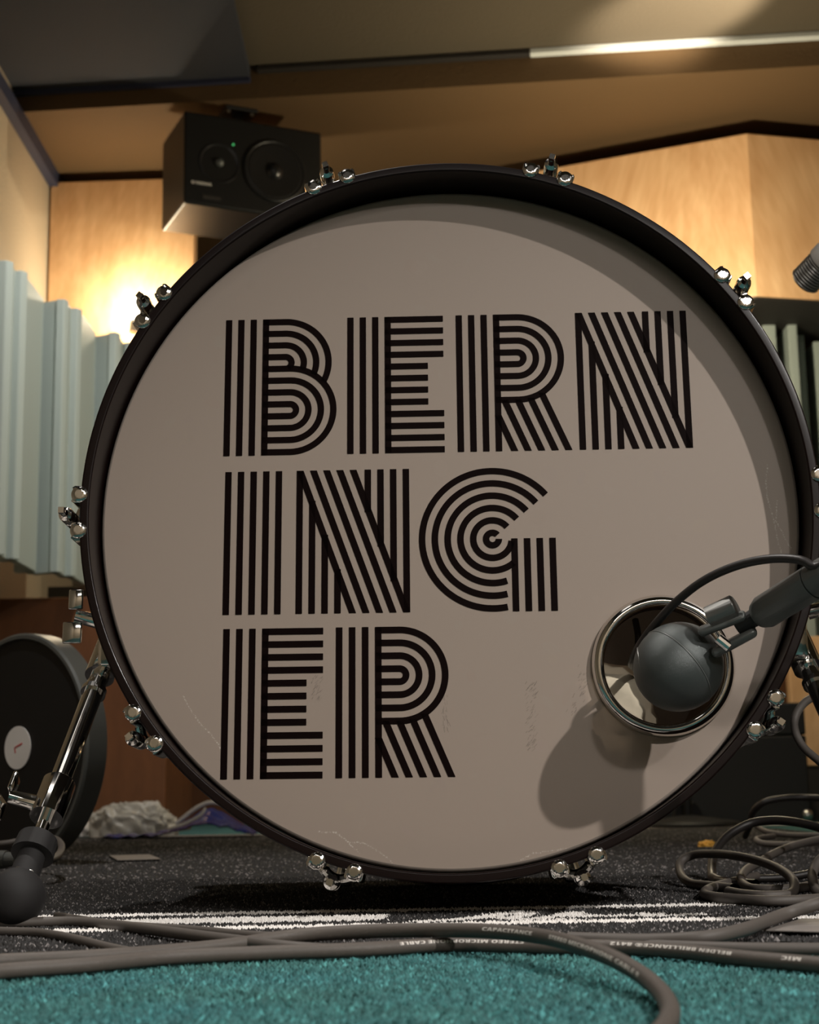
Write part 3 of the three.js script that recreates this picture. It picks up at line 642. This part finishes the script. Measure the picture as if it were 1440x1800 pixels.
// ------------------------------------------------------------------ shallow black drum on the rug
{
  const R = 0.166, zc = 2.25, c = atZ(27, 1305, zc);
  c.y = R + PILE - 0.002;
  const g = group('frame_drum', 'shallow black drum on edge with a white round patch', 'drum', c);
  g.rotation.y = -40 * D2R;
  const hw = 0.036;
  mesh('shell', toCreasedNormals(latheZ([[R - 0.012, -hw], [R - 0.003, -hw - 0.001], [R, -hw + 0.002], [R, -0.003], [R - 0.003, 0], [R - 0.008, 0], [R - 0.010, -0.006], [R - 0.012, -hw]], 96), 0.5), M.satin, g);
  mesh('head', new THREE.CircleGeometry(R - 0.009, 72).translate(0, 0, -0.005), M.black, g);
  mesh('rear_head', new THREE.CircleGeometry(R - 0.010, 72).translate(0, 0, -hw + 0.004), M.black, g);
  const patch = mesh('patch', new THREE.CylinderGeometry(0.031, 0.031, 0.0012, 48).rotateX(Math.PI / 2).translate(0, 0, -0.0042), M.white, g);
  mesh('red_mark', toCreasedNormals(merge([rbox(0.018, 0.0022, 0.0006, 0.0002, 0.004, 0.002, -0.0033), rbox(0.0022, 0.008, 0.0006, 0.0002, -0.006, -0.002, -0.0033)]), 0.5).rotateZ(0.3), M.red, patch);
}

// ------------------------------------------------------------------ cables on the floor
function printed(textRuns, len, flip) {                           // jacket with its printed legend
  const W = 2048, H = 128, cv = document.createElement('canvas'); cv.width = W; cv.height = H;
  const c = cv.getContext('2d'); c.fillStyle = 'rgb(84,77,71)'; c.fillRect(0, 0, W, H);
  for (let i = 0; i < 2600; i++) { c.fillStyle = rnd() < 0.5 ? 'rgba(60,54,50,0.35)' : 'rgba(128,119,110,0.25)'; c.fillRect(rr(0, W), rr(0, H), rr(2, 9), rr(1, 2)); }
  c.font = 'bold 15px sans-serif'; c.fillStyle = 'rgb(226,220,212)'; c.textBaseline = 'middle';
  for (const [str, u, v, sx] of textRuns) { c.save(); c.translate(u * W, v * H); if (flip) c.rotate(Math.PI); c.scale(sx, 1); c.fillText(str, 0, 0); c.restore(); }
  const t = new THREE.CanvasTexture(cv); t.colorSpace = THREE.SRGBColorSpace; t.wrapT = THREE.RepeatWrapping;
  return S({ map: t, roughness: 0.6 });
}
const onFloor = (list, r, base) => list.map(([x, y, lift = 0]) => atY(x, y, base + r + lift));
const inAir = (list, minY) => list.map(([x, y, z]) => { const v = atZ(x, y, z); v.y = Math.max(v.y, minY); return v; });
// tube with a fixed "up" so that the legend stays on the side that shows; v = 0.25 is the top
function cableGeo(pts, r, n = 220, seg = 16) {
  const cu = new THREE.CatmullRomCurve3(pts, false, 'centripetal'), pos = [], nor = [], uv = [], idx = [];
  for (let i = 0; i <= n; i++) {
    const t = i / n, p = cu.getPointAt(t), d = cu.getTangentAt(t), side = V3().crossVectors(d, V3(0, 1, 0)).normalize(), up = V3().crossVectors(side, d).normalize();
    for (let k = 0; k <= seg; k++) {
      const a = k / seg * Math.PI * 2, q = side.clone().multiplyScalar(Math.cos(a)).addScaledVector(up, Math.sin(a));
      pos.push(p.x + q.x * r, p.y + q.y * r, p.z + q.z * r); nor.push(q.x, q.y, q.z); uv.push(t, k / seg);
    }
  }
  for (let i = 0; i < n; i++) for (let k = 0; k < seg; k++) { const a = i * (seg + 1) + k, b = a + seg + 1; idx.push(a, b, a + 1, b, b + 1, a + 1); }
  for (const e of [0, n]) {                                        // closed ends
    const p = cu.getPointAt(e / n), d = cu.getTangentAt(e / n).multiplyScalar(e ? 1 : -1), c0 = pos.length / 3, first = e * (seg + 1);
    pos.push(p.x, p.y, p.z); nor.push(d.x, d.y, d.z); uv.push(e / n, 0.75);
    for (let k = 0; k <= seg; k++) { const o = 3 * (first + k); pos.push(pos[o], pos[o + 1], pos[o + 2]); nor.push(d.x, d.y, d.z); uv.push(e / n, 0.75); }
    for (let k = 0; k < seg; k++) idx.push(c0, c0 + 1 + k + (e ? 0 : 1), c0 + 1 + k + (e ? 1 : 0));
  }
  const g = new THREE.BufferGeometry();
  g.setAttribute('position', new THREE.Float32BufferAttribute(pos, 3)); g.setAttribute('normal', new THREE.Float32BufferAttribute(nor, 3)); g.setAttribute('uv', new THREE.Float32BufferAttribute(uv, 2)); g.setIndex(idx);
  return g;
}
{
  const top = 0.0085, r = 0.0042;
  // legends of the two front cables
  const c1 = printed([['STEREO MICROPHONE CABLE', 0.605, 0.90, 1.35], ['BELDEN BRILLIANCE\u00ae 8412', 0.845, 0.90, 1.6], ['MIC', 0.92, 0.9, 1.5]], 1, true);
  const c2 = printed([['CAPACITANCE', 0.44, 0.93, 1.25], ['STEREO MICROPHONE CABLE 9', 0.53, 0.93, 1.4]], 1, false);
  const front = onFloor([[-120, 1722], [0, 1708], [150, 1697], [300, 1683], [450, 1676], [640, 1669], [780, 1661], [900, 1662], [980, 1664], [1080, 1665], [1200, 1673], [1300, 1684], [1440, 1696], [1560, 1706]], r, top);
  info(mesh('stage_cable', cableGeo(front, r, 260), c1), 'thick grey cable with upside-down legend along the teal carpet', 'cable');
  const bend = onFloor([[-120, 1700], [0, 1690], [150, 1683], [300, 1672], [400, 1662, 0.001], [520, 1645, 0.004], [620, 1638, 0.006], [740, 1635, 0.008], [860, 1637, 0.010], [950, 1646, 0.0105], [1020, 1663, 0.0105], [1080, 1686, 0.008], [1130, 1715, 0.004], [1160, 1742, 0.001], [1175, 1765], [1178, 1785], [1162, 1815], [1110, 1860], [1030, 1920]], r, top);
  info(mesh('stage_cable', cableGeo(bend, r, 300), c2), 'thick grey cable bending off across the teal carpet', 'cable');
  const add = (list, rad, label, mat = M.cable, base = PILE - 0.001) => info(mesh('stage_cable', cableGeo(onFloor(list, rad, base), rad, 160), mat), label, 'cable');
  add([[-120, 1614], [0, 1622], [120, 1620], [200, 1626], [300, 1639, 0.002], [420, 1654, 0.001], [510, 1665, -0.001], [600, 1671, -0.003]], 0.0036, 'grey cable crossing under the striped rug border', M.cable);
  add([[-120, 1633], [0, 1637], [60, 1639], [98, 1644], [140, 1653], [200, 1668, -0.002], [260, 1679, -0.003]], 0.003, 'thin grey cable by the spur foot', M.cable);
  add([[100, 1610], [210, 1626], [330, 1634], [470, 1646], [560, 1648], [650, 1642]], 0.003, 'thin grey cable lying over the white rug stripe', M.cable);
  add([[1000, 1650], [1060, 1652], [1150, 1653], [1240, 1648, 0.002], [1300, 1636, 0.004], [1380, 1607, 0.006], [1440, 1588, 0.012], [1520, 1565, 0.012], [1600, 1550]], 0.004, 'grey cable rising from the rug edge to the coil', M.cable);
  add([[960, 1653], [1030, 1657], [1200, 1664], [1300, 1667], [1440, 1668], [1560, 1668]], 0.0034, 'straight grey cable behind the printed one', M.cable, 0.0085);
  const loop = (list, rad, label, mat) => info(mesh('coiled_cable', cableGeo(inAir(list, PILE + rad), rad, 220), mat), label, 'cable', null);
  loop([[1290, 1566, 1.36], [1250, 1562, 1.40], [1213, 1556, 1.45], [1196, 1533, 1.50], [1198, 1514, 1.52], [1216, 1504, 1.52], [1252, 1501, 1.49], [1297, 1505, 1.44], [1342, 1516, 1.39], [1379, 1533, 1.33], [1396, 1551, 1.29], [1392, 1570, 1.27], [1371, 1583, 1.26], [1342, 1588, 1.26], [1310, 1584, 1.28], [1281, 1574, 1.32]], 0.0040, 'grey cable loop standing highest on the coil', M.cable);
  loop([[1330, 1540, 1.5], [1288, 1550, 1.44], [1256, 1559, 1.38], [1240, 1571, 1.32], [1242, 1582, 1.28], [1261, 1590, 1.25], [1306, 1599, 1.22], [1351, 1602, 1.20], [1400, 1598, 1.20], [1460, 1586, 1.22]], 0.0041, 'grey cable turn lying lowest in the coil', M.cable);
  loop([[1330, 1572, 1.40], [1300, 1572, 1.42], [1272, 1572, 1.45], [1256, 1566, 1.51], [1252, 1546, 1.55], [1252, 1517, 1.58], [1259, 1494, 1.60], [1281, 1468, 1.62], [1321, 1447, 1.63], [1360, 1442, 1.62], [1397, 1445, 1.60], [1440, 1455, 1.58], [1520, 1490, 1.55], [1560, 1560, 1.5]], 0.0045, 'black cable arch rising behind the coil', M.cableBlack);
  loop([[1520, 1462, 1.75], [1440, 1476, 1.70], [1397, 1486, 1.66], [1360, 1501, 1.6], [1333, 1517, 1.54], [1310, 1531, 1.47], [1303, 1545, 1.42], [1314, 1559, 1.37], [1335, 1568, 1.34], [1368, 1570, 1.33], [1397, 1565, 1.34], [1430, 1556, 1.36], [1500, 1545, 1.4]], 0.0041, 'grey cable hook curling inside the coil', M.cable);
  loop([[1310, 1470, 2.5], [1321, 1446, 2.45], [1323, 1429, 2.42], [1342, 1411, 2.4], [1379, 1403, 2.4], [1415, 1402, 2.4], [1450, 1404, 2.38], [1520, 1420, 2.35], [1560, 1470, 2.3]], 0.0050, 'black cable arch near the white paper sheets', M.cableBlack);
  loop([[1330, 1452, 2.4], [1352, 1463, 2.3], [1390, 1468, 2.25], [1440, 1468, 2.2], [1500, 1464, 2.2]], 0.004, 'dark cable turn lying flat beyond the coil', M.cable);
  loop([[1360, 1470, 2.2], [1330, 1476, 2.1], [1345, 1483, 2.05], [1400, 1484, 2.0], [1470, 1478, 2.0]], 0.004, 'dark cable end curled on the rug beyond the coil', M.cable);
  loop([[1480, 1500, 1.32], [1446, 1508, 1.31], [1432, 1526, 1.30], [1429, 1548, 1.28], [1440, 1570, 1.26], [1470, 1580, 1.25]], 0.004, 'upright grey cable loop beside the coil', M.cable);
  loop([[1310, 1556, 1.5], [1360, 1548, 1.5], [1400, 1540, 1.5], [1440, 1532, 1.5], [1500, 1524, 1.5]], 0.0038, 'dark cable passing behind the coil', M.cableBlack);
  // by the right spur
  info(mesh('hanging_cable', cableGeo(inAir([[1500, 1200, 1.5], [1450, 1218, 1.48], [1415, 1235, 1.46], [1398, 1262, 1.45], [1398, 1285, 1.45], [1410, 1310, 1.45], [1440, 1338, 1.46], [1500, 1390, 1.5], [1540, 1500, 1.52], [1560, 1560, 1.5]], 0.01), 0.0038, 160), M.cable), 'grey cable bowing out beside the spur', 'cable');
  // by the left spur
  info(mesh('looped_cable', cableGeo(inAir([[-80, 1478, 2.0], [0, 1484, 1.95], [50, 1476, 1.95], [90, 1474, 1.9], [107, 1484, 1.82], [106, 1498, 1.76], [92, 1510, 1.7], [60, 1518, 1.66]], PILE + 0.003), 0.0042, 160), M.cable), 'grey cable loop behind the telescopic spur', 'cable');
  info(mesh('adapter_plug', toCreasedNormals(merge([between(atZ(-40, 1511, 1.75), atZ(12, 1511, 1.74), 0.010, 0.010, 20), between(atZ(12, 1511, 1.74), atZ(30, 1511, 1.735), 0.0085, 0.007, 20)]), 0.6), M.satin), 'dark barrel plug lying behind the spur foot', 'plug');
}

// ------------------------------------------------------------------ small things on the rug and behind it
function crumple(w, h, d, n, amp, s) {                            // ball of film: sharp ridged folds at three sizes
  const g = new THREE.SphereGeometry(1, 96, 56), p = g.attributes.position, f = (x, y, z, q) => 0.5 - 2 * Math.abs(perlin.noise(x * q + s, y * q + 2 * s, z * q));
  for (let i = 0; i < p.count; i++) {
    const x = p.getX(i), y = p.getY(i), z = p.getZ(i), k = 1 + amp * (f(x, y, z, n) + 0.55 * f(x, y, z, n * 2.1) + 0.3 * f(x, y, z, n * 4.3));
    const top = Math.pow(Math.max(0, y), 0.6) * (0.8 + 0.35 * perlin.noise(x * 1.7 + s, 1, z));
    p.setXYZ(i, Math.sign(x) * Math.pow(Math.abs(x), 0.8) * k * w / 2, Math.max(0, top * k) * h, z * k * d / 2);
  }
  g.computeVertexNormals();
  return g;
}
{
  const bag = info(mesh('plastic_bag', crumple(0.20, 0.088, 0.11, 2.3, 0.16, 3), M.plastic), 'crumpled grey plastic bag behind the rug', 'bag');
  bag.position.copy(atY(234, 1469, 0.012));
  const cl = info(mesh('paper_wad', crumple(0.085, 0.045, 0.07, 2.2, 0.18, 9), M.paper), 'small white paper wad beside the plastic bag', 'paper');
  cl.position.copy(atY(130, 1470, 0.012));
  // blue packet: a bent sheet with thickness
  const W = 0.34, D = 0.12, g = new THREE.PlaneGeometry(W, D, 36, 10).rotateX(-Math.PI / 2), p = g.attributes.position;
  for (let i = 0; i < p.count; i++) { const u = p.getX(i) / W + 0.5, v = p.getZ(i) / D + 0.5, hgt = 0.062 * Math.pow(Math.max(0, 1 - Math.abs(u - 0.68) / 0.36), 1.1) * (1 - 0.55 * v) + 0.012 * Math.abs(perlin.noise(u * 9, v * 4, 2)); p.setY(i, hgt + 0.004); }
  g.computeVertexNormals();
  const under = g.clone().translate(0, -0.003, 0);
  const packet = group('snack_packet', 'torn blue foil packet with pale pink bands', 'packet', atY(318, 1472, 0.012));
  mesh('foil', [g, under], M.blueFilm, packet);
  mesh('pale_band', tube([V3(-0.02, 0.020, 0.062), V3(0.02, 0.032, 0.063), V3(0.055, 0.052, 0.06), V3(0.062, 0.064, 0.05)], 0.0035, 30, 8).scale(1, 1, 0.5).translate(0, 0, 0.03), M.paper, packet);
  mesh('pale_edge', tube([V3(-0.02, 0.03, -0.062), V3(0.03, 0.066, -0.061), V3(0.06, 0.076, -0.061), V3(0.13, 0.058, -0.061), V3(0.168, 0.04, -0.06)], 0.005, 30, 8), M.paper, packet);
  // gaffer tape scraps on the rug
  const tp = info(mesh('tape_scrap', rbox(0.062, 0.0012, 0.20, 0.0005), M.tape), 'grey tape scrap on the black rug behind the spur', 'tape'); tp.position.copy(atY(236, 1507, PILE + 0.002)); tp.rotation.y = 0.25;
  const tq = info(mesh('tape_scrap', rbox(0.05, 0.0012, 0.09, 0.0005), M.tape), 'grey tape scrap at the rug edge beside the coil', 'tape'); tq.position.copy(atY(1446, 1627, PILE + 0.002)); tq.rotation.y = -0.5;
  const og = crumple(0.024, 0.010, 0.016, 2, 0.3, 5);
  const op = info(mesh('orange_scrap', og, M.orange), 'small orange scrap on the rug behind the coil', 'scrap'); op.position.copy(atY(1243, 1488, PILE));
  // papers and a plate at the back edge
  for (const [x, y, w, d, ang, lab] of [[1330, 1434, 0.17, 0.2, 0.15, 'white paper sheet under the black cable arch'], [1412, 1432, 0.1, 0.12, -0.2, 'small white paper by the black equipment case'], [1215, 1432, 0.06, 0.1, 0.4, 'narrow white paper beside the drum hoop']]) {
    const s = info(mesh('paper_sheet', rbox(w, 0.003, d, 0.001), M.paper), lab, 'paper'); s.position.copy(atY(x, y, 0.002)); s.position.y = 0.007; if (s.position.z < -4.05) s.position.multiplyScalar(4.05 / -s.position.z).setY(0.007); s.rotation.y = ang;
  }
  // rubber wedge and black case
  const wz = atY(1212, 1449, PILE), ws = new THREE.Shape([[-0.06, 0], [0.06, 0], [0.012, 0.072], [-0.05, 0.066]].map((q) => new THREE.Vector2(...q)));
  const wd = info(mesh('rubber_wedge', new THREE.ExtrudeGeometry(ws, { depth: 0.06, bevelEnabled: true, bevelSize: 0.003, bevelThickness: 0.003, bevelSegments: 2 }), M.rubber), 'black rubber wedge on the rug past the hoop', 'wedge'); wd.position.set(wz.x, PILE, wz.z); wd.scale.setScalar(0.75);
  const c0 = atZ(1120, 1300, 4.24), c1 = atZ(1418, 1300, 4.24), ct = atZ(1380, 1238, 4.24).y;
  const cs = group('equipment_case', 'black equipment case behind the drum hoop', 'case', V3((c0.x + c1.x) / 2, 0.006, c0.z - 0.15));
  const cw = c1.x - c0.x;
  mesh('body', rbox(cw, ct * 0.72, 0.3, 0.006, 0, ct * 0.36, 0), M.black, cs);
  mesh('lid', rbox(cw, ct * 0.27, 0.3, 0.006, 0, ct * 0.86, 0), M.black, cs);
  for (const s of [-1, 1]) mesh('corner', new THREE.SphereGeometry(0.016, 16, 10).translate(s * (cw / 2 - 0.01), 0.02, 0.145), M.steel, cs);
  mesh('latch', rbox(0.05, 0.05, 0.008, 0.002, -cw * 0.2, ct * 0.72, 0.153), M.black, cs);
}

// ------------------------------------------------------------------ lamps
function spotFitting(name, label, L, size) {
  const g = group(name, label, 'lamp', L.at);
  const dir = L.to.clone().sub(L.at).normalize();
  mesh('can', orient(lathe([[size, 0.004], [size, -0.10], [size * 0.75, -0.14], [0.0001, -0.14]], 32), dir, V3(0, 0, 0)), M.black, g);
  mesh('bezel', orient(lathe([[size * 0.86, 0.004], [size, 0.006], [size, 0.0]], 32), dir, V3(0, 0, 0)), M.satin, g);
  mesh('lens', orient(new THREE.CylinderGeometry(size * 0.86, size * 0.86, 0.004, 32), dir, dir.clone().multiplyScalar(-0.006)), glow(L.color, 6), g);
  mesh('stem', between(dir.clone().multiplyScalar(-0.06), V3(0, HIGH - 0.004 - L.at.y, 0), 0.008, 0.008, 12), M.black, g);
  const s = new THREE.SpotLight(lin(...L.color), L.cd, 0, L.angle * D2R, L.soft ?? 0.5, 2);
  s.name = 'beam'; s.position.copy(dir.clone().multiplyScalar(0.012)); s.target.position.copy(L.to.clone().sub(L.at)); s.target.name = 'aim';
  s.castShadow = true; s.shadow.radius = L.wide ?? size / 0.02 * 0.8;
  g.add(s, s.target);
}
spotFitting('track_spotlight', 'black ceiling spotlight to the right of the drum', LIGHT.key, 0.038);
spotFitting('track_spotlight', 'black ceiling spotlight nearer the front wall', LIGHT.side, 0.066);
spotFitting('track_spotlight', 'black ceiling spotlight straight above the drum', LIGHT.over, 0.038);
spotFitting('track_spotlight', 'black ceiling spotlight over the pale blue folded boards', LIGHT.fins, 0.038);
{
  const to = onFace(1190, 90).setY(HIGH), L = LIGHT.wash; to.z += 0.22;
  L.to = to; L.at = V3(to.x + 0.45, HIGH - 0.62, to.z + 0.55);
  const g = group('uplight', 'black uplight on a pole throwing warm light onto the ceiling', 'lamp', V3(L.at.x, 0, L.at.z)), y = L.at.y, dir = to.clone().sub(L.at).normalize();
  mesh('base', lathe([[0.0001, 0], [0.13, 0], [0.13, 0.015], [0.015, 0.03], [0.0001, 0.03]], 40), M.black, g);
  mesh('pole', between(V3(0, 0.03, 0), V3(0, y - 0.09, 0), 0.011, 0.011, 16), M.black, g);
  mesh('can', orient(lathe([[0.045, 0.01], [0.045, -0.07], [0.02, -0.11], [0.0001, -0.11]], 32), dir, V3(0, y, 0)), M.black, g);
  mesh('lens', orient(new THREE.CylinderGeometry(0.042, 0.042, 0.004, 32), dir, V3(0, y, 0)), glow(L.color, 4), g);
  const s = new THREE.SpotLight(lin(...L.color), L.cd, 0, L.angle * D2R, 0.35, 2);
  s.name = 'beam'; s.position.set(0, y, 0).addScaledVector(dir, 0.012); s.target.position.copy(to).sub(g.position); s.target.name = 'aim'; s.castShadow = true; s.shadow.radius = 2; g.add(s, s.target);
}
function bulb(L, label, stemTo, name = 'wall_lamp') {
  const at = atZ(L.px[0], L.px[1], L.depth);
  const g = group(name, label, 'lamp', at);
  mesh('globe', new THREE.SphereGeometry(0.042, 32, 20), glow(L.color, 5), g);
  if (stemTo === null) {
    mesh('pole', between(V3(0, -0.036, 0), V3(0, 0.03 - at.y, 0), 0.012, 0.012, 16), M.black, g);
    mesh('base', lathe([[0.0001, 0.006], [0.13, 0.006], [0.13, 0.02], [0.014, 0.036], [0.0001, 0.036]], 40).translate(0, -at.y, 0), M.black, g);
  } else mesh('holder', [between(V3(0, -0.036, 0), V3(0, -0.075, 0), 0.02, 0.024, 20), between(V3(0, -0.07, 0), V3(0, -0.07, stemTo - at.z), 0.008, 0.008, 12), new THREE.CylinderGeometry(0.04, 0.04, 0.012, 28).rotateX(Math.PI / 2).translate(0, -0.07, stemTo - at.z)], M.steel, g);
  const p = new THREE.PointLight(lin(...L.color), L.cd, 0, 2); p.name = 'light'; p.castShadow = true; p.shadow.radius = 1.6; g.add(p);
}
bulb(LIGHT.lampLeft, 'glowing globe lamp on the maple panel', cornerL.z + 0.004);
bulb(LIGHT.lampRight, 'glowing globe lamp on a pole before the canted maple box', null, 'floor_lamp');
LIGHT.panels.forEach((L, i) => {
  const g = group('ceiling_light', i ? 'narrow flat ceiling light over the side wall' : 'wide flat ceiling light near the front wall', 'lamp', V3(...L.at));
  mesh('frame', [box(L.size[0] + 0.04, 0.03, 0.02, 0, 0.005, L.size[1] / 2 + 0.01), box(L.size[0] + 0.04, 0.03, 0.02, 0, 0.005, -L.size[1] / 2 - 0.01), box(0.02, 0.03, L.size[1], L.size[0] / 2 + 0.01, 0.005, 0), box(0.02, 0.03, L.size[1], -L.size[0] / 2 - 0.01, 0.005, 0)], M.white, g);
  mesh('diffuser', box(L.size[0], 0.004, L.size[1], 0, 0.004, 0), glow([1, 0.94, 0.86], L.nit * 0.5), g);
  const r = new THREE.RectAreaLight(lin(1, 0.95, 0.89), L.nit, L.size[0], L.size[1]); r.name = 'light'; r.rotation.x = -Math.PI / 2; r.position.y = -0.006; g.add(r);
});

renderer.render(scene, camera);
